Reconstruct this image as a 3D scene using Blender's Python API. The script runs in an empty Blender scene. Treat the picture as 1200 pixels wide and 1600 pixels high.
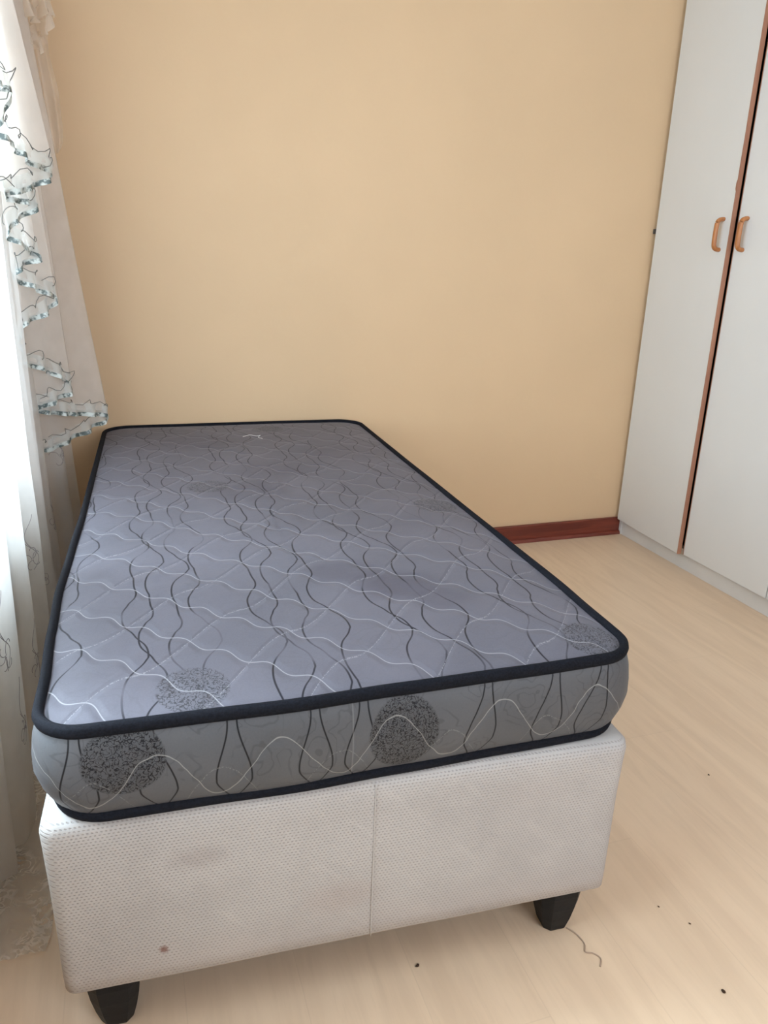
import bpy, bmesh, math, random
from mathutils import Vector, Matrix, noise
random.seed(7)
PI = math.pi
scn = bpy.context.scene
COL = scn.collection

# ------------------------------------------------------------------ camera
F_PX = 1188.754
YAW, PITCH, ROLL = (math.radians(a) for a in (18.9438, 18.5445, 1.7669))
CAM = Vector((-2.10643, -2.78553, 1.18128))
FWD = Vector((math.sin(YAW)*math.cos(PITCH), math.cos(YAW)*math.cos(PITCH), -math.sin(PITCH)))
_r = Vector((math.cos(YAW), -math.sin(YAW), 0)); _u = _r.cross(FWD)
RGT = _r*math.cos(ROLL) + _u*math.sin(ROLL)
UPV = _u*math.cos(ROLL) - _r*math.sin(ROLL)
cd = bpy.data.cameras.new('camera'); cam = bpy.data.objects.new('camera', cd); COL.objects.link(cam)
cd.sensor_fit = 'HORIZONTAL'; cd.sensor_width = 36; cd.lens = 36*F_PX/1200; cd.clip_start = .05
cam.matrix_world = Matrix.Translation(CAM) @ Matrix((RGT, UPV, -FWD)).transposed().to_4x4()
scn.camera = cam

# ------------------------------------------------------------------ light and exposure
W_STRENGTH = 8.0
WORLD_COL = (0.78, 0.87, 1.0)
w = bpy.data.worlds.new('world'); scn.world = w; w.use_nodes = True
bg = w.node_tree.nodes['Background']
bg.inputs[0].default_value = (*WORLD_COL, 1); bg.inputs[1].default_value = W_STRENGTH
scn.view_settings.view_transform = 'Standard'; scn.view_settings.look = 'None'
scn.view_settings.gamma = 1; scn.view_settings.use_curve_mapping = False
scn.view_settings.exposure = 0.16

# the brightest patch of hazy sky, high over the garden outside the left window
sl = bpy.data.lights.new('hazy_sun', 'SUN'); sl.energy = 11.0; sl.angle = math.radians(26); sl.color = (.74, .87, 1.0)
so = bpy.data.objects.new('hazy_sun', sl); COL.objects.link(so); so.location = (-5, 1, 4)
so.rotation_euler = Vector((.82, -.58, -1.2)).to_track_quat('-Z', 'Y').to_euler()

# window in the left wall and an unseen opening added behind the camera for fill (both let the daylight in)
XL, XR, YB, YR, H = -2.50, 0.62, 0.018, -3.7, 2.5
WY0, WY1, WZ0, WZ1 = -0.58, -2.5, 0.62, 2.2
RX0, RX1, RZ0, RZ1 = -1.7, -0.2, 1.0, 2.1
def portal(loc, rot, sx, sy):
    l = bpy.data.lights.new('portal', 'AREA'); l.shape = 'RECTANGLE'; l.size = sx; l.size_y = sy
    l.cycles.is_portal = True
    o = bpy.data.objects.new('portal', l); COL.objects.link(o); o.location = loc; o.rotation_euler = rot
portal((XL-.22, (WY0+WY1)/2, (WZ0+WZ1)/2), (0, -PI/2, 0), WZ1-WZ0, WY0-WY1)
portal(((RX0+RX1)/2, YR-.12, (RZ0+RZ1)/2), (PI/2, 0, 0), RX1-RX0, RZ1-RZ0)

# ------------------------------------------------------------------ helpers
def tag(o, label=None, cat=None, group=None, kind=None):
    if label: o['label'] = label
    if cat: o['category'] = cat
    if group: o['group'] = group
    if kind: o['kind'] = kind
    return o
def empty(name, loc=(0,0,0), rz=0, **k):
    o = bpy.data.objects.new(name, None); COL.objects.link(o); o.location = loc; o.rotation_euler = (0,0,rz)
    o.empty_display_size = .1
    return tag(o, **k)
def mobj(name, verts, faces, m, parent=None, smooth=False):
    me = bpy.data.meshes.new(name); me.from_pydata([tuple(v) for v in verts], [], faces); me.update()
    o = bpy.data.objects.new(name, me); COL.objects.link(o)
    if m: me.materials.append(m)
    if smooth:
        for p in me.polygons: p.use_smooth = True
    o.parent = parent
    return o
def bmobj(name, bm, m, parent=None, smooth=False):
    me = bpy.data.meshes.new(name); bm.to_mesh(me); bm.free()
    o = bpy.data.objects.new(name, me); COL.objects.link(o)
    if m: me.materials.append(m)
    for p in me.polygons: p.use_smooth = smooth
    o.parent = parent
    return o
def box(bm, x0, x1, y0, y1, z0, z1, bev=0, seg=2):
    r = bmesh.ops.create_cube(bm, size=1)
    for v in r['verts']:
        v.co = Vector(((x0+x1)/2+v.co.x*(x1-x0), (y0+y1)/2+v.co.y*(y1-y0), (z0+z1)/2+v.co.z*(z1-z0)))
    if bev:
        es = list({e for v in r['verts'] for e in v.link_edges})
        bmesh.ops.bevel(bm, geom=es, offset=bev, segments=seg, profile=.5, affect='EDGES')
def boxobj(name, dims, m, parent=None, bev=0, seg=2):
    bm = bmesh.new(); box(bm, *dims, bev, seg); return bmobj(name, bm, m, parent, smooth=False)
def catmull(pts, n, closed=False):
    out = []; N = len(pts); P = [Vector(p) for p in pts]
    rng = N if closed else N-1
    for i in range(rng):
        p0 = P[(i-1) % N] if closed else P[max(i-1, 0)]
        p1 = P[i]; p2 = P[(i+1) % N]; p3 = P[(i+2) % N] if closed else P[min(i+2, N-1)]
        for k in range(n):
            t = k/n
            out.append(.5*((2*p1)+(-p0+p2)*t+(2*p0-5*p1+4*p2-p3)*t*t+(-p0+3*p1-3*p2+p3)*t**3))
    if not closed: out.append(P[-1].copy())
    return out
def tube(name, pts, r, m, parent=None, closed=False, seg=8, rz=None):
    """tube along points; radius r, or r x rz for a flattened band"""
    V, Fc = [], []; n = len(pts); rz = rz or r
    for i, p in enumerate(pts):
        a = pts[(i-1) % n] if (closed or i > 0) else pts[0]
        b = pts[(i+1) % n] if (closed or i < n-1) else pts[-1]
        t = (b-a).normalized()
        up = Vector((0,0,1)) if abs(t.z) < .95 else Vector((1,0,0))
        s = t.cross(up).normalized(); u = s.cross(t).normalized()
        for k in range(seg):
            an = 2*PI*k/seg
            V.append(p + s*math.cos(an)*r + u*math.sin(an)*rz)
    for i in range(n if closed else n-1):
        for k in range(seg):
            j = (i+1) % n; k2 = (k+1) % seg
            Fc.append((i*seg+k, i*seg+k2, j*seg+k2, j*seg+k))
    if not closed:
        Fc.append(tuple(range(seg))[::-1]); Fc.append(tuple((n-1)*seg+k for k in range(seg)))
    return mobj(name, V, Fc, m, parent, True)
def grid_faces(nr, nc, closed=False):
    return [(i*nc+j, i*nc+(j+1) % nc, (i+1)*nc+(j+1) % nc, (i+1)*nc+j) for i in range(nr-1) for j in range(nc if closed else nc-1)]

# ------------------------------------------------------------------ node expressions
class X:
    def __init__(s, nt, o): s.nt, s.o = nt, o
    def _m(s, op, *a, clamp=False):
        n = s.nt.nodes.new('ShaderNodeMath'); n.operation = op; n.use_clamp = clamp
        for i, v in enumerate((s,)+a):
            if isinstance(v, X): s.nt.links.new(v.o, n.inputs[i])
            else: n.inputs[i].default_value = v
        return X(s.nt, n.outputs[0])
    def __add__(s, b): return s._m('ADD', b)
    def __sub__(s, b): return s._m('SUBTRACT', b)
    def __mul__(s, b): return s._m('MULTIPLY', b)
    def abs(s): return s._m('ABSOLUTE')
    def sin(s): return s._m('SINE')
    def fract(s): return s._m('FRACT')
    def min(s, b): return s._m('MINIMUM', b)
    def max(s, b): return s._m('MAXIMUM', b)
    def sqrt(s): return s._m('SQRT')
    def pp(s, per):                       # distance to the nearest multiple of per
        return s._m('PINGPONG', per/2) if False else ((s*(1/per)+.5).fract()-.5).abs()*per
    def step(s, a, b, lo=0., hi=1.):      # smooth remap a..b -> lo..hi
        n = s.nt.nodes.new('ShaderNodeMapRange'); n.interpolation_type = 'SMOOTHSTEP'
        s.nt.links.new(s.o, n.inputs[0])
        for i, v in enumerate((a, b, lo, hi)): n.inputs[i+1].default_value = v
        return X(s.nt, n.outputs[0])
def new_mat(name):
    m = bpy.data.materials.new(name); m.use_nodes = True; nt = m.node_tree
    return m, nt, nt.nodes['Principled BSDF']
def coords(nt, kind='Object'):
    t = nt.nodes.new('ShaderNodeTexCoord'); s = nt.nodes.new('ShaderNodeSeparateXYZ')
    nt.links.new(t.outputs[kind], s.inputs[0])
    return t.outputs[kind], X(nt, s.outputs[0]), X(nt, s.outputs[1]), X(nt, s.outputs[2])
def combine(nt, *a):
    n = nt.nodes.new('ShaderNodeCombineXYZ')
    for i, v in enumerate(a):
        if isinstance(v, X): nt.links.new(v.o, n.inputs[i])
        else: n.inputs[i].default_value = v
    return n.outputs[0]
def nz(nt, vec, scale, detail=2, rough=.5, dist=0):
    n = nt.nodes.new('ShaderNodeTexNoise')
    if vec is not None: nt.links.new(vec, n.inputs['Vector'])
    n.inputs['Scale'].default_value = scale; n.inputs['Detail'].default_value = detail
    n.inputs['Roughness'].default_value = rough; n.inputs['Distortion'].default_value = dist
    return X(nt, n.outputs[0])
def mixc(nt, f, a, b, mode='MIX'):
    n = nt.nodes.new('ShaderNodeMix'); n.data_type = 'RGBA'; n.blend_type = mode
    for sk, v in ((n.inputs[0], f), (n.inputs[6], a), (n.inputs[7], b)):
        if isinstance(v, X): nt.links.new(v.o, sk)
        elif isinstance(v, bpy.types.NodeSocket): nt.links.new(v, sk)
        elif isinstance(v, (int, float)): sk.default_value = v
        else: sk.default_value = (*v, 1)
    return n.outputs[2]
def bump(nt, h, strength, dist, bsdf):
    n = nt.nodes.new('ShaderNodeBump'); n.inputs['Strength'].default_value = strength; n.inputs['Distance'].default_value = dist
    nt.links.new(h.o, n.inputs['Height']); nt.links.new(n.outputs[0], bsdf.inputs['Normal'])
def simple(name, col, rough=.5, spec=.5, var=.05, vs=20, bmp=0, bs=200):
    m, nt, b = new_mat(name); v, x, y, z = coords(nt)
    n = nz(nt, v, vs, 3)
    c = mixc(nt, n.step(.3, .7), tuple(k*(1-var) for k in col), tuple(min(1, k*(1+var)) for k in col))
    nt.links.new(c, b.inputs['Base Color']); b.inputs['Roughness'].default_value = rough
    b.inputs['Specular IOR Level'].default_value = spec
    if bmp: bump(nt, nz(nt, v, bs, 2), bmp, .001, b)
    return m

# ------------------------------------------------------------------ materials
M = {}
def wall_mat(name, col):
    m, nt, b = new_mat(name); v, x, y, z = coords(nt)
    big = nz(nt, v, 1.6, 3, .55); fine = nz(nt, v, 60, 4, .6)
    c = mixc(nt, big.step(.3, .7), tuple(k*.97 for k in col), tuple(k*1.02 for k in col))
    c = mixc(nt, fine.step(.62, .8)*.08, c, tuple(k*.8 for k in col))
    nt.links.new(c, b.inputs['Base Color']); b.inputs['Roughness'].default_value = .55
    b.inputs['Specular IOR Level'].default_value = .35
    bump(nt, nz(nt, v, 45, 5, .6), .12, .004, b)
    return m
M['wall'] = wall_mat('wall_paint', (.69, .492, .303))
M['ceiling'] = wall_mat('ceiling_paint', (.80, .78, .74))
def floor_mat():
    m, nt, b = new_mat('laminate'); v, x, y, z = coords(nt)
    gv = combine(nt, x*1.0, y*.09, z)
    g1 = nz(nt, gv, 15, 5, .6, 1.4); g2 = nz(nt, gv, 120, 4, .6, .3); big = nz(nt, v, 1.3, 2)
    c = mixc(nt, g1.step(.35, .7), (.755, .575, .405), (.68, .51, .355))
    c = mixc(nt, g2.step(.5, .75)*.16, c, (.55, .40, .27))
    c = mixc(nt, big.step(.35, .7)*.25, c, (.76, .62, .47))
    # planks: 0.19 m wide and 1.2 m long, thin joints
    row = (x*(1/.19)); ri = row._m('FLOOR'); ux = (row.fract()-.5).abs()*.19
    uy = ((y*(1/1.2)+ri*.37).fract()-.5).abs()*1.2
    tone = (ri*12.9898+(y*(1/1.2)+ri*.37)._m('FLOOR')*78.2).sin()
    c = mixc(nt, (tone*.5+.5)*.10, c, (.60, .45, .31))
    j = ux.step(.0935, .0948).max(uy.step(.5985, .5996))
    c = mixc(nt, j*.14, c, (.36, .25, .16))
    nt.links.new(c, b.inputs['Base Color'])
    rr = g1.step(.2, .8, .34, .46); nt.links.new(rr.o, b.inputs['Roughness'])
    b.inputs['Specular IOR Level'].default_value = .45
    bump(nt, g2-j*.8, .05, .0008, b)
    return m
M['floor'] = floor_mat()
def wood(name, c1, c2, rough=.4, axis=0, spec=.5, scale=30):
    m, nt, b = new_mat(name); v, x, y, z = coords(nt)
    k = [1, 1, 1]; k[axis] = .08
    gv = combine(nt, x*k[0], y*k[1], z*k[2])
    g = nz(nt, gv, scale, 5, .6, .8)
    nt.links.new(mixc(nt, g.step(.35, .68), c1, c2), b.inputs['Base Color'])
    b.inputs['Roughness'].default_value = rough; b.inputs['Specular IOR Level'].default_value = spec
    return m
M['skirting'] = wood('skirting_wood', (.20, .040, .022), (.11, .018, .012), .38, 0)
M['edge'] = wood('edge_band', (.42, .20, .12), (.34, .15, .09), .5, 2)
M['handle'] = wood('handle_wood', (.50, .20, .065), (.36, .13, .04), .38, 2, scale=60)
M['melamine'] = simple('white_melamine', (.74, .745, .735), .33, .5, .012, 3)
M['plinth'] = simple('plinth_white', (.74, .73, .71), .45, .4, .04, 6)
M['dark'] = simple('dark_interior', (.02, .02, .02), .8, .2)
M['metal'] = simple('hinge_metal', (.05, .05, .055), .4)
M['frame'] = simple('window_paint', (.75, .75, .73), .4)
M['leg'] = simple('leg_lacquer', (0.008, .009, .011), .5, .2, .2, 40, .3, 90)
M['piping'] = simple('piping_fabric', (.007, .008, .012), .8, .12, .3, 300, .6, 900)
M['sheath'] = simple('rod_metal', (.6, .6, .58), .3)
M['thread'] = simple('dust_thread', (.38, .28, .21), .9, .1)
M['crumb'] = simple('crumb', (.05, .03, .02), .9, .1)
M['lint'] = simple('white_lint', (.8, .8, .78), .9, .1)

def fabric_base():
    m, nt, b = new_mat('knit_base'); v, x, y, z = coords(nt)
    a = x+y
    rows = z*(1/.0052); off = (rows._m('FLOOR')*.5).fract()
    du = ((a*(1/.0062)+off).fract()-.5).abs(); dz = (rows.fract()-.5).abs()
    hole = (du*du*1.6+dz*dz*2.6).sqrt().step(.22, .42, 1, 0)
    n1 = nz(nt, v, 5, 4, .6); n2 = nz(nt, v, 350, 2)
    c = mixc(nt, n1.step(.35, .7), (.44, .428, .418), (.385, .373, .365))
    c = mixc(nt, n2.step(.4, .7)*.3, c, (.44, .41, .38))
    c = mixc(nt, hole*.62, c, (.26, .24, .235))
    # diagonal weave streaks, soiling along the bottom and two stains
    st = nz(nt, combine(nt, (a+z)*1.0, (a-z)*.12, 0.), 40, 3)
    c = mixc(nt, st.step(.55, .75)*.07, c, (.70, .67, .64))
    low = (z+n1*.10).step(.13, .27, 1, 0)
    c = mixc(nt, low*.30, c, (.40, .32, .285))
    def spot(px, pz, r, k, col, c, sx=1.):
        d = (((x-px)*sx)._m('POWER', 2)+(z-pz)._m('POWER', 2)).sqrt()+(n2-.5)*.01
        return mixc(nt, d.step(r*.2, r, 1, 0)*k, c, col)
    c = spot(.148, .178, .010, .75, (.16, .06, .04), c)
    c = spot(.205, .340, .030, .45, (.30, .27, .26), c, .5)
    c = spot(.42, .215, .045, .25, (.36, .28, .25), c, .5)
    c = spot(.74, .36, .05, .10, (.36, .30, .28), c, .6)
    nt.links.new(c, b.inputs['Base Color']); b.inputs['Roughness'].default_value = .92
    b.inputs['Specular IOR Level'].default_value = .15
    bump(nt, hole*-1.0+n2*.3, .55, .0012, b)
    return m
M['knit'] = fabric_base()
M['seam'] = simple('seam_thread', (.50, .47, .45), .9, .1)
M['under'] = simple('base_underside', (.05, .05, .05), .9, .1)

# wave of the printed dark lines along the mattress, one period = 0.468 m
PER = .468
def wave_curve(nt, v_shift_coord):
    n = nt.nodes.new('ShaderNodeFloatCurve'); c = n.mapping.curves[0]
    pts = [(0, .125), (.14, .118), (.32, .150), (.345, .153), (.50, .131), (.66, .1085), (.76, .118), (.84, .131), (.92, .127), (1, .125)]
    while len(c.points) < len(pts): c.points.new(.5, .5)
    for p, (a, b_) in zip(c.points, pts): p.location = (a, (b_-.10)*10)
    n.mapping.update(); nt.links.new(v_shift_coord.o, n.inputs['Value'])
    return X(nt, n.outputs[0])*.1+.10
def squiggle(nt, vec, sc=190):
    a = nz(nt, vec, sc, 0, .5, .6)
    return (a-.5).abs().step(.035, .085, 1, 0)
def disc(nt, x, y, cx, cy, rx, ry, wob):
    d = (((x-cx)*(1/rx))._m('POWER', 2)+((y-cy)*(1/ry))._m('POWER', 2)).sqrt()+wob
    return d.step(.94, 1.02, 1, 0)
def swirls(nt, vec, sc):
    # faint scroll ornaments woven into the cloth
    vo = nt.nodes.new('ShaderNodeTexVoronoi'); nt.links.new(vec, vo.inputs['Vector']); vo.inputs['Scale'].default_value = sc
    vo.feature = 'F1'
    d = X(nt, vo.outputs['Distance']); n = nz(nt, vec, sc*2.2, 1, .5, 1.)
    return ((d*7+n*3.2).fract()-.5).abs().step(.36, .47)*d.step(.42, .55, 1, 0)
def mattress_finish(nt, b, rough):
    b.inputs['Roughness'].default_value = rough
    b.inputs['Specular IOR Level'].default_value = .18
    b.inputs['Sheen Weight'].default_value = .06; b.inputs['Sheen Roughness'].default_value = .35
    b.inputs['Sheen Tint'].default_value = (.85, .88, 1, 1)
def top_mat():
    m, nt, b = new_mat('mattress_top'); v, x, y, z = coords(nt)
    wob = nz(nt, v, 3.5, 2)-.5
    dmin = None
    for du, dv in ((0, 0), (.029, -.083), (.112, .03), (.075, -.13)):
        f = ((y-(dv)+wob*.02)*(1/PER)+ .0).fract()
        s = wave_curve(nt, f)
        d = (x-du-s+wob*.012).pp(.212)
        dmin = d if dmin is None else dmin.min(d)
    fade = nz(nt, v, 7, 2).step(.36, .5, .25, 1)
    dark = dmin.step(.0008, .0023, 1, 0)*fade
    fine = nz(nt, v, 420, 1)
    # quilting threads: strong family running across, faint mirrored family
    def fam(slope, amp, per, off, wl, ph):
        c = y+x*slope+((x-y*.35)*(2*PI/wl)+ph).sin()*amp+wob*.03+off
        return c.pp(per)
    f1 = fam(.88, .0095, .137, -.107, .078, 0.)
    f2 = fam(-1.05, .015, .18, .03, .11, 1.)
    white = f1.step(.0006, .0021, 1, 0)
    white2 = f2.step(.0007, .0024, 1, 0)*fine.step(.45, .55)*.35
    sw = swirls(nt, v, 9)
    ne = nz(nt, v, 4, 3)
    c = mixc(nt, ne.step(.3, .7), (.096, .093, .116), (.116, .111, .138))
    c = mixc(nt, fine*.25, c, (.19, .19, .21))
    c = mixc(nt, sw*.18, c, (.09, .09, .10))
    # worn dark smudges
    for px, py, r, k in ((.60, .33, .085, .55), (.52, .42, .07, .40), (.40, 1.0, .12, .30), (.28, 1.55, .14, .35), (.66, .26, .06, .35), (.75, 1.35, .13, .3), (.5, 1.2, .12, .3)):
        d = (((x-px)*.7)._m('POWER', 2)+((y-py)*.9)._m('POWER', 2)).sqrt()+(ne-.5)*.05
        c = mixc(nt, d.step(r*.3, r, 1, 0)*k, c, (.06, .055, .075))
    sq = squiggle(nt, v)
    dsc = None
    for cx, cy, r in ((.214, .060, .053), (.862, .066, .050), (.845, .79, .055), (.30, 1.05, .055), (.55, 1.72, .055)):
        dd = disc(nt, x, y, cx, cy, r, r*1.05, wob*.1); dsc = dd if dsc is None else dsc.max(dd)
    c = mixc(nt, (dark*.92)*(dsc*-.6+1), c, (.012, .012, .016))
    c = mixc(nt, dsc*.25, c, (.09, .09, .10))
    c = mixc(nt, dsc*sq*.85, c, (.03, .03, .035))
    c = mixc(nt, (white*.5).max(white2), c, (.40, .40, .42))
    nt.links.new(c, b.inputs['Base Color']); mattress_finish(nt, b, .55)
    quilt = f1.step(0., .022).min(f2.step(0., .016)*.5+.5)
    bump(nt, quilt+nz(nt, combine(nt, x, y*2.6, z), 11, 2)*.6+fine*.04, .38, .0045, b)
    return m
M['top'] = top_mat()
def side_mat():
    m, nt, b = new_mat('mattress_side'); v, x, y, z = coords(nt)
    L = 1.87
    # run = distance along the side: u on the front, continues with v round the corners
    a = x+(y-.055).max(0.)*((x-.46)._m('SIGN'))
    wob = nz(nt, v, 5, 2)-.5
    zz = z-.435
    bul = zz.step(.005, .045)*zz.step(.05, .135, 1., 0.)
    dm = None
    for c0, s in ((.058, 0.), (.152, .1), (.262, 0.), (.378, .0), (.450, -.05), (.648, -.15), (.764, -.16), (.851, -.25)):
        # 0.006 apart at the top, swelling to 0.025 lower down
        d = ((a-c0-(zz-.13)*s*-1.).abs()-(bul*.018+.0065)).abs()
        dm = d if dm is None else dm.min(d)
    beyond = ((a-.92).abs()-.0)
    rep = ((a.pp(.115))-(bul*.018+.0065)).abs()
    onside = a.step(.918, .922).max(a.step(-.022, -.018, 1, 0))
    dm = dm*(onside*-1+1)+rep*onside
    dark = dm.step(.0006, .0018, 1, 0)
    s1 = ((a-.075)*(2*PI/.170)-PI/2).sin()
    n2 = nz(nt, v, 16, 2)-.5
    wv = (z-(s1*.042+.500)+n2*.030).abs()
    dd = ((z-(s1*-.042+.462)+n2*.030).abs())
    fine = nz(nt, v, 420, 1)
    slope = ((a-.075)*(2*PI/.170)).sin().abs()*.6+.7
    w1 = (wv.step(.0005, .0017, 1, 0)); w2 = dd.step(.0005, .0016, 1, 0)*.45*fine.step(.4, .55)
    sw = swirls(nt, combine(nt, a, 0., z), 11)
    ne = nz(nt, v, 6, 3)
    c = mixc(nt, ne.step(.3, .7), (.076, .079, .086), (.092, .095, .103))
    c = mixc(nt, fine*.2, c, (.15, .15, .155))
    c = mixc(nt, sw*.40, c, (.05, .05, .053))
    dsc = disc(nt, a, z, .118, .533, .056, .052, wob*.05).max(disc(nt, a, z, .512, .512, .055, .062, wob*.05))
    c = mixc(nt, dark*.95*(dsc*-.85+1), c, (.006, .006, .008))
    sq = squiggle(nt, v, 240)
    c = mixc(nt, dsc*.5, c, (.05, .05, .053)); c = mixc(nt, dsc*sq*.95, c, (.008, .008, .010))
    c = mixc(nt, w1.max(w2)*.45, c, (.38, .38, .36))
    seam = (a-.433).abs()
    c = mixc(nt, seam.step(.0006, .0016, 1, 0)*.16, c, (.36, .36, .36))
    nt.links.new(c, b.inputs['Base Color']); mattress_finish(nt, b, .5)
    h = wv.step(0., .018)+seam.step(0., .004)*.5+fine*.04
    bump(nt, h, .35, .003, b)
    return m
M['side'] = side_mat()

def sheer(name, col, opac, embroider=False, translucent=.55):
    m = bpy.data.materials.new(name); m.use_nodes = True; nt = m.node_tree; nt.nodes.clear()
    out = nt.nodes.new('ShaderNodeOutputMaterial')
    v, x, y, z = coords(nt)
    tr = nt.nodes.new('ShaderNodeBsdfTransparent'); tl = nt.nodes.new('ShaderNodeBsdfTranslucent'); df = nt.nodes.new('ShaderNodeBsdfDiffuse')
    m1 = nt.nodes.new('ShaderNodeMixShader'); m2 = nt.nodes.new('ShaderNodeMixShader')
    m1.inputs[0].default_value = translucent
    nt.links.new(df.outputs[0], m1.inputs[1]); nt.links.new(tl.outputs[0], m1.inputs[2])
    n = nz(nt, v, 9, 3)
    c = mixc(nt, n.step(.3, .7), tuple(k*.97 for k in col), col)
    op = n.step(.2, .8, opac-.05, opac+.05)
    if embroider:
        q = nz(nt, v, 34, 2, .5, 1.2); q2 = nz(nt, v, 13, 2)
        ln = (q-.5).abs().step(.02, .06, 1, 0)*q2.step(.42, .55)
        c = mixc(nt, ln*.6, c, (.95, .94, .92)); op = (op+ln*.3-q2.step(.5, .7)*.2).max(.08)
    nt.links.new(c, tl.inputs[0]); nt.links.new(c, df.inputs[0])
    nt.links.new(op.o, m2.inputs[0]); nt.links.new(tr.outputs[0], m2.inputs[1]); nt.links.new(m1.outputs[0], m2.inputs[2])
    nt.links.new(m2.outputs[0], out.inputs[0])
    return m
M['voile'] = sheer('voile', (.90, .89, .87), .56)
M['voile_near'] = sheer('voile_near', (.88, .87, .85), .74, False, .45)
M['voile_thin'] = sheer('voile_thin', (.84, .83, .82), .64)
M['lace'] = sheer('lace', (.80, .78, .75), .45, True)
M['organza'] = sheer('organza', (.93, .885, .84), .60)
M['trim_voile'] = sheer('trim_voile', (.88, .90, .88), .75)
M['peach'] = sheer('organza_back', (.95, .86, .76), .74)
def satin():
    m, nt, b = new_mat('satin_ribbon'); v, x, y, z = coords(nt)
    n = nz(nt, v, 70, 2, .6)
    nt.links.new(mixc(nt, n.step(.42, .6), (.58, .62, .59), (.10, .13, .125)), b.inputs['Base Color'])
    b.inputs['Roughness'].default_value = .3
    return m
M['ribbon'] = satin()
M['overlock'] = simple('overlock_thread', (.20, .20, .19), .8, .1)

# ------------------------------------------------------------------ the room
def struct(name, dims, m, bev=0):
    o = boxobj(name, dims, m, None, bev); return tag(o, kind='structure')
def joined(name, boxes, m):
    bm = bmesh.new()
    for d in boxes: box(bm, *d)
    return tag(bmobj(name, bm, m), kind='structure')
T = .22
struct('floor', (XL-T, XR+.1, YR-T, YB+.1, -.1, 0), M['floor'])
struct('ceiling', (XL-T, XR+.1, YR-T, YB+.1, H, H+.1), M['ceiling'])
struct('wall_back', (XL-T, XR+.1, YB, YB+.15, 0, H), M['wall'])
joined('wall_left', [(XL-T, XL, YR, WY1, 0, H), (XL-T, XL, WY0, YB, 0, H), (XL-T, XL, WY1, WY0, 0, WZ0), (XL-T, XL, WY1, WY0, WZ1, H)], M['wall'])
struct('wall_right', (XR, XR+.1, YR, YB, 0, H), M['wall'])
joined('wall_rear', [(XL-T, RX0, YR-.12, YR, 0, H), (RX1, XR, YR-.12, YR, 0, H), (RX0, RX1, YR-.12, YR, RZ1, H), (RX0, RX1, YR-.12, YR, 0, RZ0)], M['wall'])
# skirting board on the back wall with its quarter round
bm = bmesh.new()
box(bm, XL, 0.0, .0015, YB, 0, .078, .003, 2)
bb = bmobj('baseboard_back', bm, M['skirting']); tag(bb, kind='structure')
qr = [Vector((x, 0, 0)) for x in (XL+.002, -.001)]
V, Fc = [], []
for xx in (XL+.002, -.001):
    V.append((xx, .0015, 0))
    for k in range(7):
        a = PI/2*k/6; V.append((xx, .0015-.012*math.cos(a), .016*math.sin(a)))
nq = 8
Fc = [(k, (k+1) % nq, nq+(k+1) % nq, nq+k) for k in range(nq)]+[tuple(range(nq))[::-1], tuple(range(nq, 2*nq))]
mobj('quarter_round', V, Fc, M['skirting'], bb)
# window with casement frame and panes
win = empty('window_1', (XL, 0, 0), kind='structure')
fx0, fx1 = -.16, -.11
bm = bmesh.new()
ys = [WY1, WY1+.6, WY0-.6, WY0]
box(bm, fx0, fx1, WY1, WY0, WZ0, WZ0+.05); box(bm, fx0, fx1, WY1, WY0, WZ1-.05, WZ1)
for yy in ys: 
    y0 = max(WY1, yy-.025); y1 = min(WY0, yy+.025); box(bm, fx0-.001, fx1+.001, y0, y1, WZ0, WZ1)
box(bm, fx0, fx1, WY1, WY0, 1.72, 1.76)
bmobj('window_frame', bm, M['frame'], win)
def glass():
    m = bpy.data.materials.new('pane_glass'); m.use_nodes = True; nt = m.node_tree; nt.nodes.clear()
    o = nt.nodes.new('ShaderNodeOutputMaterial'); t = nt.nodes.new('ShaderNodeBsdfTransparent'); g = nt.nodes.new('ShaderNodeBsdfGlossy')
    t.inputs[0].default_value = (.93, .96, .95, 1)
    lw = nt.nodes.new('ShaderNodeLayerWeight'); fr = X(nt, lw.outputs['Facing'])._m('POWER', 5.0)*.9+.04; g.inputs['Roughness'].default_value = .02
    mx = nt.nodes.new('ShaderNodeMixShader'); nt.links.new(fr.o, mx.inputs[0])
    nt.links.new(t.outputs[0], mx.inputs[1]); nt.links.new(g.outputs[0], mx.inputs[2]); nt.links.new(mx.outputs[0], o.inputs[0])
    return m
M['glass'] = glass()
for a, b_ in zip(ys[:-1], ys[1:]):
    boxobj('pane', (-.138, -.133, a, b_, WZ0+.02, WZ1-.02), M['glass'], win)
boxobj('window_sill', (-.11, .03, WY1-.03, WY0+.03, WZ0-.03, WZ0), M['frame'], win, .005)

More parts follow.
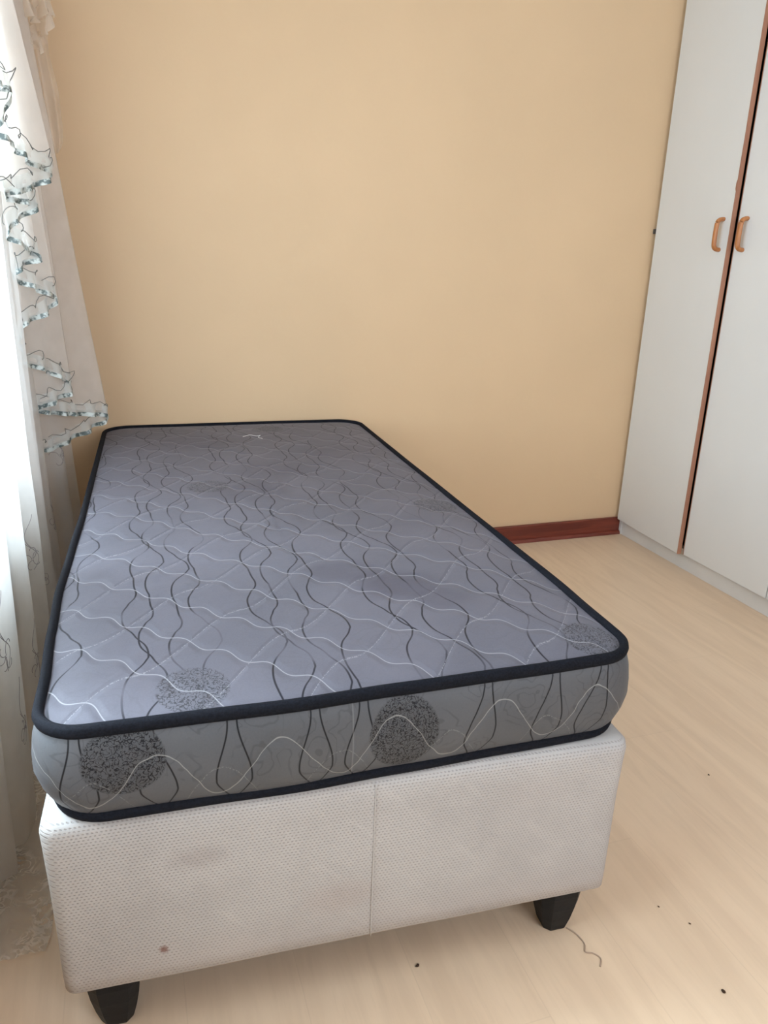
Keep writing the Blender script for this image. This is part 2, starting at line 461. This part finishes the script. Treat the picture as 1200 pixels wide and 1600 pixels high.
# ------------------------------------------------------------------ wardrobe
D1 = .445; DW = .445; PZ = .072; TOP = 2.42
wd = empty('wardrobe', (0, 0, 0), label='tall white built-in wardrobe with brown edged doors against the right wall', cat='wardrobe')
bm = bmesh.new()
box(bm, .03, .60, -2.25, 0, PZ, PZ+.018); box(bm, .03, .60, -2.25, 0, TOP-.018, TOP); box(bm, .585, .60, -2.25, 0, PZ, TOP)
for yy in (-.008, -2*DW, -4*DW, -2.242): box(bm, .03, .585, yy-.008, yy+.008, PZ, TOP)
bmobj('carcass', bm, M['dark'], wd)
boxobj('plinth', (.004, .03, -2.25, 0, 0, PZ+.012), M['plinth'], wd, .001)
boxobj('filler_strip', (.0, .03, -.012, YB-.001, 0, TOP), M['plinth'], wd)
def make_door(y0, y1, open_deg, hinge_hi, has_chip=False):
    # hinge_hi: hinge at the edge nearer the back wall
    yh = y1 if hinge_hi else y0
    w_ = y1-y0
    s = -1 if hinge_hi else 1
    a, b_ = (0, s*w_) if s > 0 else (s*w_, 0)
    bm = bmesh.new(); box(bm, -.004, .012, a+.0005, b_-.0005, PZ+.001, TOP, .0008, 1)
    d = bmobj('door', bm, M['melamine'], wd); d.location = (-.016, yh, 0)
    d.rotation_euler = (0, 0, math.radians(open_deg)*(-1 if hinge_hi else 1))
    # brown edge band on the free edge, slightly proud of the board and a little frayed
    ye = s*w_
    V = []; Fc = []; nseg = 240
    for i in range(nseg+1):
        z = PZ+.001+(TOP-PZ-.001)*i/nseg
        e = .0006*noise.noise((0, 0, z*9))
        if has_chip and abs(z-1.45) < .016: e += .004
        yo = ye+s*.0012; yi = ye-s*((.0015+e) if has_chip else .0002)
        V += [(-.0052, yi, z), (-.0052, yo, z), (.0125, yo, z), (.0125, yi, z)]
    for i in range(nseg):
        for k in range(4):
            Fc.append((4*i+k, 4*i+(k+1) % 4, 4*i+4+(k+1) % 4, 4*i+4+k))
    Fc += [(0, 1, 2, 3), (4*nseg, 4*nseg+3, 4*nseg+2, 4*nseg+1)]
    eb = mobj('edge_band', V, Fc, M['edge'], d); eb['label'] = 'brown wooden edge strip of the door'
    # arched wooden handle
    hy = s*(w_-.042)
    zc = 1.292; hh = .052
    pts = [(-.003, -hh), (-.014, -hh+.001), (-.024, -hh+.006), (-.029, -hh+.018), (-.030, 0), (-.029, hh-.018), (-.024, hh-.006), (-.014, hh-.001), (-.003, hh)]
    cl = catmull([Vector((p[0], hy, zc+p[1])) for p in pts], 5)
    h = tube('handle', cl, .0098, M['handle'], d, seg=12, rz=.0075); h['label'] = 'arched orange-brown wooden handle'
    return d
make_door(-D1, -.004, 2.6, True, True)
make_door(-2*D1, -D1-.011, 0.0, False)
make_door(-3*D1, -2*D1-.004, 0.0, True)
make_door(-4*D1, -3*D1-.004, 0.0, False)
boxobj('door_catch', (-.018, -.013, -.004, YB-.001, 1.302, 1.320), M['metal'], wd)
boxobj('end_panel', (-.004, .60, -2.268, -2.25, 0, TOP), M['melamine'], wd)

# ------------------------------------------------------------------ bed base
BY = math.radians(-3.3354); BW = .909; BL = 1.855
ax = Vector((-math.cos(BY), -math.sin(BY), 0)); bbv = Vector((math.sin(BY), -math.cos(BY), 0))
b0 = Vector((-1.24779, -.02021, 0)) + ax*BW + bbv*1.88
ZF, ZB = .117, .432
base = empty('bed_base', b0, BY, label='beige knit fabric bed base under the grey mattress', cat='bed base')
def rr(W_, L_, r, n=8, m=24, r2=None):
    """rounded rectangle, counter-clockwise, even points on the sides"""
    r2 = r2 or r; out = []
    cs = [(r, r, PI, r), (W_-r, r, 1.5*PI, r), (W_-r2, L_-r2, 0, r2), (r2, L_-r2, PI/2, r2)]
    for ci, (cx, cy, a0, rad) in enumerate(cs):
        arc = [Vector((cx+rad*math.cos(a0+PI/2*k/n), cy+rad*math.sin(a0+PI/2*k/n), 0)) for k in range(n+1)]
        out += arc
        nx = cs[(ci+1) % 4]; e = Vector((nx[0]+nx[3]*math.cos(nx[2]), nx[1]+nx[3]*math.sin(nx[2]), 0))
        for k in range(1, m): out.append(arc[-1].lerp(e, k/m))
    return out
def shell(name, outline, prof, m, parent, cap_bottom=True, cap_top=True, wob=0, low=None):
    """prof: list of (z, outward offset)"""
    N = len(outline); V = []; Fc = []
    nrm = []
    for i in range(N):
        t = (outline[(i+1) % N]-outline[i-1]).normalized(); nrm.append(Vector((t.y, -t.x, 0)))
    for z, o in prof:
        for i, p in enumerate(outline):
            if low: p = low[i].lerp(p, min(1, max(0, (z-MB)/.06))**.6)
            q = p+nrm[i]*(o+(wob*noise.noise((p.x*5, p.y*5, z*9)) if wob else 0)); V.append((q.x, q.y, z))
    Fc = grid_faces(len(prof), N, True)
    if cap_bottom: Fc.append(tuple(range(N))[::-1])
    if cap_top: Fc.append(tuple((len(prof)-1)*N+i for i in range(N)))
    return mobj(name, V, Fc, m, parent, True)
prof = [(ZF, -.012), (ZF+.001, -.006), (ZF+.006, -.001), (ZF+.03, 0), (ZF+.1, .0005), (ZF+.2, .002), (ZB-.05, .004), (ZB-.02, .005), (ZB-.008, .002), (ZB-.002, -.006), (ZB, -.018)]
up = shell('upholstered_box', rr(BW, BL, .022), prof, M['knit'], base, wob=.0025)
tube('seam', [Vector((.472, -.0006-.004*((z-ZF)/.3), z)) for z in [ZF+.004+(ZB-ZF-.012)*k/20 for k in range(21)]], .0007, M['seam'], base)
boxobj('dust_cover', (.02, BW-.02, .02, BL-.02, ZF-.001, ZF+.002), M['under'], base)
def leg(cx, cy):
    V = []; Fc = []
    prof = [(0, .022), (.0015, .0235), (.006, .025), (.03, .031), (.06, .0365), (.09, .040), (ZF, .0405)]
    for z, r in prof:
        c = r*.42
        for p in ((-r, -r+c), (-r+c, -r), (r-c, -r), (r, -r+c), (r, r-c), (r-c, r), (-r+c, r), (-r, r-c)):
            V.append((cx+p[0], cy+p[1], z))
    Fc = grid_faces(len(prof), 8, True)+[tuple(range(8))[::-1], tuple((len(prof)-1)*8+k for k in range(8))]
    mobj('leg', V, Fc, M['leg'], base)
for cx in (.066, BW-.066):
    for cy in (.060, BL/2, BL-.06): leg(cx, cy)

# ------------------------------------------------------------------ mattress
MY = math.radians(-2.2314); MW = .9195; ML = 1.862
max_ = Vector((-math.cos(MY), -math.sin(MY), 0)); mbb = Vector((math.sin(MY), -math.cos(MY), 0))
m0 = Vector((-1.27375, -.01516, 0)) + max_*MW + mbb*1.8755
mat = empty('mattress', m0, MY, label='grey quilted single mattress with wavy line print and black piping', cat='mattress')
def lerp_tab(tab, t):
    if t <= tab[0][0]: return tab[0][1]
    for (a, va), (b_, vb) in zip(tab, tab[1:]):
        if t <= b_:
            k = (t-a)/(b_-a); k = k*k*(3-2*k); return va+(vb-va)*k
    return tab[-1][1]
LEFT = [(0, .009), (.12, .008), (.3, .0), (.45, -.005), (.65, -.002), (.9, .002), (1.9, .003)]
RIGHT = [(0, -.002), (.15, -.001), (.28, .003), (.5, .001), (1.0, -.004), (1.5, -.008), (1.9, -.010)]
FRONT = [(0, 0), (.2, -.001), (.35, -.005), (.5, .0), (.7, .006), (.92, .012)]
BACK = [(0, 0), (.5, .0), (.92, -.006)]
def warp(p):
    u, v = p.x, p.y
    return Vector((u+lerp_tab(LEFT, v)*(1-u/MW)+lerp_tab(RIGHT, v)*(u/MW), v+lerp_tab(FRONT, u)*(1-v/ML)+lerp_tab(BACK, u)*(v/ML), 0))
outl = [warp(p) for p in rr(MW, ML, .062, 10, 40, .085)]
lowl = [warp(p)+Vector((.012*(1-p.x/MW)-.006*p.x/MW, .003, 0)) for p in rr(MW, ML, .074, 10, 40, .09)]
ZT = .5789; MB = .441
def sag(p): return .002*noise.noise((p.x*3, p.y*3, 4.2))
# top panel: concentric rings, softly crowned and a little lumpy
N = len(outl); cen = Vector((MW/2, ML/2, 0)); V = []; Fc = []
insets = [0, .004, .010, .020, .035, .055, .08, .11, .15, .2, .25, .3, .35, .4, .43]
for ri, d in enumerate(insets):
    for p in outl:
        kx = 1-d/(MW/2); ky = 1-d/(ML/2)
        q = Vector((cen.x+(p.x-cen.x)*kx, cen.y+(p.y-cen.y)*ky, 0))
        hgt = ZT+.001+.013*(1-math.exp(-d/.05))+.0035*noise.noise((q.x*6, q.y*6, 0))*min(1, d/.05)+.0015*noise.noise((q.x*22, q.y*22, 3))*min(1, d/.03)
        V.append((q.x, q.y, hgt))
Fc = grid_faces(len(insets), N, True)
Fc.append(tuple((len(insets)-1)*N+i for i in range(N)))
mobj('top_panel', V, Fc, M['top'], mat, True)
prof = [(MB-.004, -.006), (MB+.004, .001), (MB+.014, .006), (MB+.035, .011), (MB+.06, .0135), (MB+.085, .013), (MB+.11, .010), (ZT-.012, .005), (ZT-.004, .000), (ZT+.001, -.006)]
shell('side_panel', outl, prof, M['side'], mat, True, False, .003, lowl)
tube('piping', [p+Vector((0, 0, ZT+.001+sag(p))) for p in outl], .0080, M['piping'], mat, True, 10, .0105)['label'] = 'black piping round the top edge'
tube('piping', [Vector((p.x, p.y, MB-.001)) for p in lowl], .0085, M['piping'], mat, True, 10, .0085)['label'] = 'black piping round the bottom edge'
# loose white thread ends on the quilting near the far end
def uvp(u, v, z=0): return m0 - max_*u - mbb*v + Vector((0, 0, z))
zt = ZT+.017
tf = tube('loose_thread', catmull([uvp(.452, 1.600, zt), uvp(.475, 1.604, zt+.004), uvp(.497, 1.596, zt+.002), uvp(.508, 1.585, zt+.006), uvp(.500, 1.575, zt+.002), uvp(.512, 1.56, zt+.001)], 6), .0006, M['lint'])
tag(tf, 'short loose white thread lying on the far part of the mattress', 'thread')

# ------------------------------------------------------------------ bits on the floor
def fp(x, y, z=.001): return Vector((x, y, z))
th = tube('thread', catmull([fp(-1.402, -1.858), fp(-1.392, -1.876), fp(-1.389, -1.898), fp(-1.397, -1.914), fp(-1.385, -1.921), fp(-1.378, -1.934), fp(-1.388, -1.948)], 8), .0012, M['thread'])
tag(th, 'thin brown thread curled on the floor beside the black right foot of the bed', 'thread')
def crumb(x, y, r, lab):
    bm = bmesh.new(); bmesh.ops.create_icosphere(bm, subdivisions=2, radius=r)
    for v in bm.verts: v.co *= 1+.5*noise.noise(v.co*400+Vector((x, y, 0))); v.co.z *= .5; v.co.y *= .6
    o = bmobj('crumb', bm, M['crumb'], None, True); o.location = (x, y, r*.45); o.rotation_euler.z = x*9
    tag(o, lab, 'crumb')
crumb(-1.698, -1.852, .0042, 'dark crumb on the floor below the middle of the bed front')
crumb(-1.2115, -2.0526, .0045, 'dark triangular crumb on the floor, lowest in the photo at the right')
crumb(-.825, -1.564, .0026, 'tiny dark crumb on the floor farthest right of the bed')
crumb(-1.171, -1.918, .0022, 'tiny dark speck on the floor right of the bed foot, the nearer of two')
crumb(-1.2025, -1.867, .0020, 'tiny dark speck on the floor right of the bed foot, the farther of two')

# ------------------------------------------------------------------ curtains
def ruled(name, bottoms, tops, m, parent=None, nv=28, sub=8, belly=None, ripple=.004):
    B = catmull(bottoms, sub); Tt = catmull(tops, sub); V = []; nc = len(B)
    for j in range(nv+1):
        t = j/nv
        for i, (b_, tt) in enumerate(zip(B, Tt)):
            p = b_.lerp(tt, t)
            if belly: p = p+Vector(belly)*math.sin(PI*min(1, t*1.0))
            p.x += ripple*noise.noise((p.y*9, p.z*3, i*.13)); V.append(p)
    return mobj(name, V, grid_faces(nv+1, nc), m, parent, True), B
def scroll(th0, turns, r0, flip=1):
    out = []
    for k in range(26):
        t = k/25; a = th0+flip*turns*2*PI*t; rad = r0*(1-.8*t)
        out.append((rad*math.cos(a), rad*math.sin(a)))
    return out
def motif(sc, rnd):
    L = []
    for k in range(5):
        th = 2*PI*k/5+rnd.uniform(-.3, .3); cx, cy = .55*math.cos(th), .55*math.sin(th)
        L.append([((cx+x)*sc, (cy+y)*sc) for x, y in scroll(th+PI, rnd.uniform(.35, .75), .5, rnd.choice((-1, 1)))])
    L.append([(sc*(.35*math.sin(t*.35)), sc*(.8+.16*t)) for t in range(14)])
    L.append([(sc*(-.5*math.sin(t*.28)), sc*(-.7+.13*t)) for t in range(16)])
    return L
def embroider(panel, nc, nv, spots, m, root, seed):
    co = [v.co.copy() for v in panel.data.vertices]; rnd = random.Random(seed)
    def S(i, j):
        i = min(max(i, 0), nc-1.001); j = min(max(j, 0), nv-.001); a, b_ = int(i), int(j); u, v = i-a, j-b_
        g = lambda x, y: co[y*nc+x]
        return g(a, b_).lerp(g(a+1, b_), u).lerp(g(a, b_+1).lerp(g(a+1, b_+1), u), v)
    for fi, z, sc in spots:
        i0 = fi*(nc-1); j0 = z/RODZ*nv
        ds = (S(i0+1, j0)-S(i0-1, j0)).length/2; V, Fc = [], []
        for line in motif(sc, rnd):
            pts = [S(i0+dx/max(ds, .004), j0+dy/RODZ*nv) for dx, dy in line]
            base_i = len(V)
            for k, p in enumerate(pts):
                a = pts[max(k-1, 0)]; b_ = pts[min(k+1, len(pts)-1)]; t = (b_-a)
                t = t.normalized() if t.length > 1e-6 else Vector((0, 0, 1))
                sd = t.cross(Vector((1, -.6, 0))).normalized()*.0009; up = t.cross(sd).normalized()*.0009
                V += [p+sd, p+up, p-sd, p-up]
            for k in range(len(pts)-1):
                for q in range(4): Fc.append((base_i+4*k+q, base_i+4*k+(q+1) % 4, base_i+4*k+4+(q+1) % 4, base_i+4*k+4+q))
        e = mobj('embroidery', V, Fc, m, None, True); place(e, root); e['label'] = 'dark embroidered scroll flower'
M['stitch'] = simple('stitch', (.30, .28, .29), .8, .1)
RODZ = 2.286
def vfold(pts_b, pts_t):  # (x,y) pairs at the floor and at the rod
    return [Vector((x, y, z)) for x, y, z in pts_b], [Vector((x, y, RODZ)) for x, y in pts_t]
# far thin sheer against the wall corner
def folds(y0, y1, n, xa, xb, z, jit=.012, seed=1):
    rnd = random.Random(seed); out = []
    for i in range(2*n+1):
        t = i/(2*n); out.append(Vector(((xa if i % 2 else xb)+rnd.uniform(-jit, jit), y0+(y1-y0)*t+rnd.uniform(-jit, jit), z)))
    return out
c1 = empty('sheer_curtain', (-2.36, -.3, 0), label='thin see-through embroidered curtain hanging in the corner behind the ruffled one', cat='curtain')
def place(o, e): o.parent = e; o.matrix_parent_inverse = Matrix.Translation(-e.location)
b = [Vector(p) for p in ((-2.272, -.14, .004), (-2.34, -.16, .004), (-2.31, -.24, .004), (-2.285, -.31, .004), (-2.37, -.33, .004), (-2.33, -.46, .004), (-2.40, -.50, .004), (-2.345, -.58, .004), (-2.40, -.63, .004))]
t = [Vector(p) for p in ((-2.37, -.05, RODZ), (-2.41, -.08, RODZ), (-2.37, -.12, RODZ), (-2.41, -.17, RODZ), (-2.37, -.22, RODZ), (-2.41, -.28, RODZ), (-2.37, -.34, RODZ), (-2.41, -.42, RODZ), (-2.37, -.50, RODZ))]
o, _ = ruled('curtain_panel', b, t, M['voile_thin']); place(o, c1)
embroider(o, 65, 28, [(.18, .44, .035), (.40, .56, .04), (.62, .40, .04), (.78, .64, .035)], M['stitch'], c1, 3)
c2 = empty('sheer_curtain', (-2.36, -.8, 0), label='bright white embroidered sheer curtain in front of the window, beside the mattress', cat='curtain')
b = [Vector(p) for p in ((-2.335, -.66, .004), (-2.42, -.70, .004), (-2.345, -.80, .004), (-2.41, -.88, .004), (-2.36, -.98, .004), (-2.375, -1.06, .004), (-2.44, -1.10, .004), (-2.38, -1.16, .004), (-2.44, -1.21, .004))]
t = [Vector(p) for p in ((-2.37, -.50, RODZ), (-2.41, -.56, RODZ), (-2.37, -.63, RODZ), (-2.41, -.70, RODZ), (-2.37, -.78, RODZ), (-2.41, -.86, RODZ), (-2.37, -.95, RODZ), (-2.41, -1.04, RODZ), (-2.37, -1.12, RODZ))]
o, _ = ruled('curtain_panel', b, t, M['voile']); place(o, c2)
embroider(o, 65, 28, [(.06, .30, .04), (.30, .42, .04), (.46, .62, .035), (.55, .22, .04), (.70, .50, .04)], M['stitch'], c2, 5)
c3 = empty('sheer_curtain', (-2.4, -1.6, 0), label='white curtain fold nearest the camera at the left edge, trailing on the floor', cat='curtain')
b = [Vector(p) for p in ((-2.366, -1.24, .004), (-2.372, -1.34, .004), (-2.43, -1.38, .004), (-2.38, -1.44, .004), (-2.45, -1.48, .004), (-2.40, -1.54, .004), (-2.46, -1.58, .004), (-2.40, -1.63, .004), (-2.46, -1.68, .004))]
t = [Vector(p) for p in ((-2.37, -1.15, RODZ), (-2.40, -1.22, RODZ), (-2.36, -1.28, RODZ), (-2.41, -1.34, RODZ), (-2.37, -1.40, RODZ), (-2.41, -1.46, RODZ), (-2.37, -1.52, RODZ), (-2.41, -1.58, RODZ), (-2.37, -1.64, RODZ))]
o, _ = ruled('curtain_panel', b, t, M['voile_near'], belly=(.015, 0, 0)); place(o, c3)
embroider(o, 65, 28, [(.05, .22, .04), (.12, .42, .045), (.5, .4, .045)], M['stitch'], c3, 8)
# crumpled lace hem lying on the floor between the curtain and the bed
V = []; nx, ny = 26, 60
for j in range(ny+1):
    for i in range(nx+1):
        x = -2.485+.165*i/nx; y = -1.02-.62*j/ny
        x += .012*math.sin(y*19)*(i/nx)
        zz = .006+.016*abs(noise.noise((x*22, y*14, 0)))+.008*abs(noise.noise((x*60, y*40, 2)))
        V.append((x, y, zz))
ph = mobj('trailing_hem', V, grid_faces(ny+1, nx+1), M['lace'], None, True); place(ph, c3)
ph['label'] = 'crumpled see-through lace hem lying on the floor'

# the ruffled cascade
def at(px, py, y):
    d = FWD+RGT*((px-600)/F_PX)+UPV*((800-py)/F_PX)
    return CAM+d*((y-CAM.y)/d.y)
HEM = [(56, 706, -.34), (110, 680, -.26), (168, 645, -.20), (110, 640, -.30), (50, 634, -.38), (82, 622, -.36), (112, 598, -.30), (72, 572, -.38), (36, 556, -.44), (32, 505, -.50), (58, 488, -.46), (88, 462, -.42), (50, 440, -.50), (18, 424, -.56), (40, 404, -.53), (58, 394, -.50), (30, 372, -.58), (8, 352, -.62), (34, 330, -.58), (56, 312, -.54), (26, 304, -.62), (0, 296, -.68), (46, 284, -.60), (84, 262, -.54), (48, 246, -.62), (18, 215, -.72), (-6, 190, -.78), (17, 140, -.72), (-8, 118, -.82), (-40, 90, -.9)]
hem = [at(*p) for p in HEM]
tops = []
for i, (px, py, y) in enumerate(HEM):
    k = i/(len(HEM)-1)
    tops.append(Vector((-2.355+(.012 if i % 4 in (1, 2) else -.012), -.19-.62*k, RODZ)))
jb = empty('ruffled_swag', (-2.33, -.5, 0), label='cascading organza swag with zigzag grey-green ruffled edge over the sheer curtain', cat='curtain swag')
o, HB = ruled('organza_drape', hem, tops, M['organza'], nv=30, sub=7, ripple=.003); place(o, jb)
# gathered trim following the hem
V, V2 = [], []; run = 0; fine = []
dense = catmull(HB[::2], 6)
for i, p in enumerate(dense):
    if i: run += (p-dense[i-1]).length
    fl = math.sin(run*2*PI/.055+3*noise.noise((run*7, 0, 0)))
    fl2 = math.sin(run*2*PI/.085+1)
    out = Vector((.55, -.8, 0)).normalized()
    rows = [(.022, .000), (.008, .003*fl), (-.006, .007*fl+.003*fl2), (-.016, .009*fl+.006*fl2)]
    for dz, of in rows: V.append(p+Vector((0, 0, dz))+out*of+Vector((.003*fl2, 0, 0)))
    for dz, of in ((-.007, .0075*fl+.005*fl2), (-.020, .010*fl+.006*fl2)):
        V2.append(p+Vector((0, 0, dz))+out*(of+.0016)+Vector((.003*fl2, 0, 0)))
    fine.append(p+Vector((0, 0, .024+.004*fl2))+out*(.008+.006*fl2)+Vector((.010*math.sin(run*2*PI/.07), 0, .008*math.sin(run*2*PI/.05))))
o = mobj('ruffle', V, grid_faces(len(dense), 4), M['trim_voile'], None, True); place(o, jb)
o = mobj('ribbon', V2, grid_faces(len(dense), 2), M['ribbon'], None, True); place(o, jb); o['label'] = 'grey-green satin ribbon edging'
o = tube('overlock_thread', fine[::2], .0011, M['overlock'], None, seg=5); place(o, jb); o['label'] = 'thin dark wavy edging thread'

# the fall behind it, against the back wall
jf = empty('curtain_tail', (-2.32, -.1, 0), label='peach-toned gathered tail behind the swag, against the back wall at top left', cat='curtain tail')
hp = [at(*p) for p in ((60, 225, -.16), (84, 246, -.12), (95, 232, -.09), (88, 215, -.11), (70, 205, -.16), (52, 190, -.2))]
edge = [((30, 0), (82, 0)), ((38, 40), (74, 40)), ((44, 80), (75, 80)), ((48, 110), (83, 110)), ((52, 140), (92, 140)), ((58, 175), (95, 175)), ((64, 205), (99, 205)), ((72, 226), (99, 226)), ((80, 244), (92, 238))]
V = []; ncol = 14
rows = [(( -4, -160), (60, -160)), ((12, -80), (72, -80))]+edge
for (l, r_) in rows:
    for k in range(ncol+1):
        t = k/ncol; px = l[0]+(r_[0]-l[0])*t; py = l[1]+(r_[1]-l[1])*t
        V.append(at(px, py, -.14+.07*t+.022*math.sin(t*PI*3.2)))
o = mobj('organza_drape', V, grid_faces(len(rows), ncol+1), M['peach'], None, True); place(o, jf)
m_ = o.modifiers.new('s', 'SUBSURF'); m_.levels = 1; m_.render_levels = 2
# puffed ruffle at its upper end
V = []
zig = catmull([at(*p) for p in ((28, 10, -.2), (44, 8, -.24), (56, 20, -.15), (70, 2, -.22), (80, 14, -.14), (74, 34, -.2), (58, 42, -.13), (44, 52, -.22), (56, 60, -.16), (66, 52, -.13), (60, 68, -.2))], 8)
for i, p in enumerate(zig):
    f = math.sin(i*.9)
    for k in range(4): V.append(p+Vector((.004*f*k, -.006*f*k, .012-.013*k)))
o = mobj('ruffle', V, grid_faces(len(zig), 4), M['peach'], None, True); place(o, jf)
# rod
rd = empty('curtain_rod', (-2.39, -1.2, RODZ+.014), label='slim curtain rod carrying the sheer curtains above the window', cat='curtain rod')
o = tube('rod', [Vector((-2.39, y, RODZ+.014)) for y in (-.02, -1.2, -2.5)], .012, M['sheath']); place(o, rd)
for yy in (-.1, -2.4):
    o = boxobj('bracket', (XL+.001, -2.39, yy-.01, yy+.01, RODZ+.004, RODZ+.024), M['sheath']); place(o, rd)
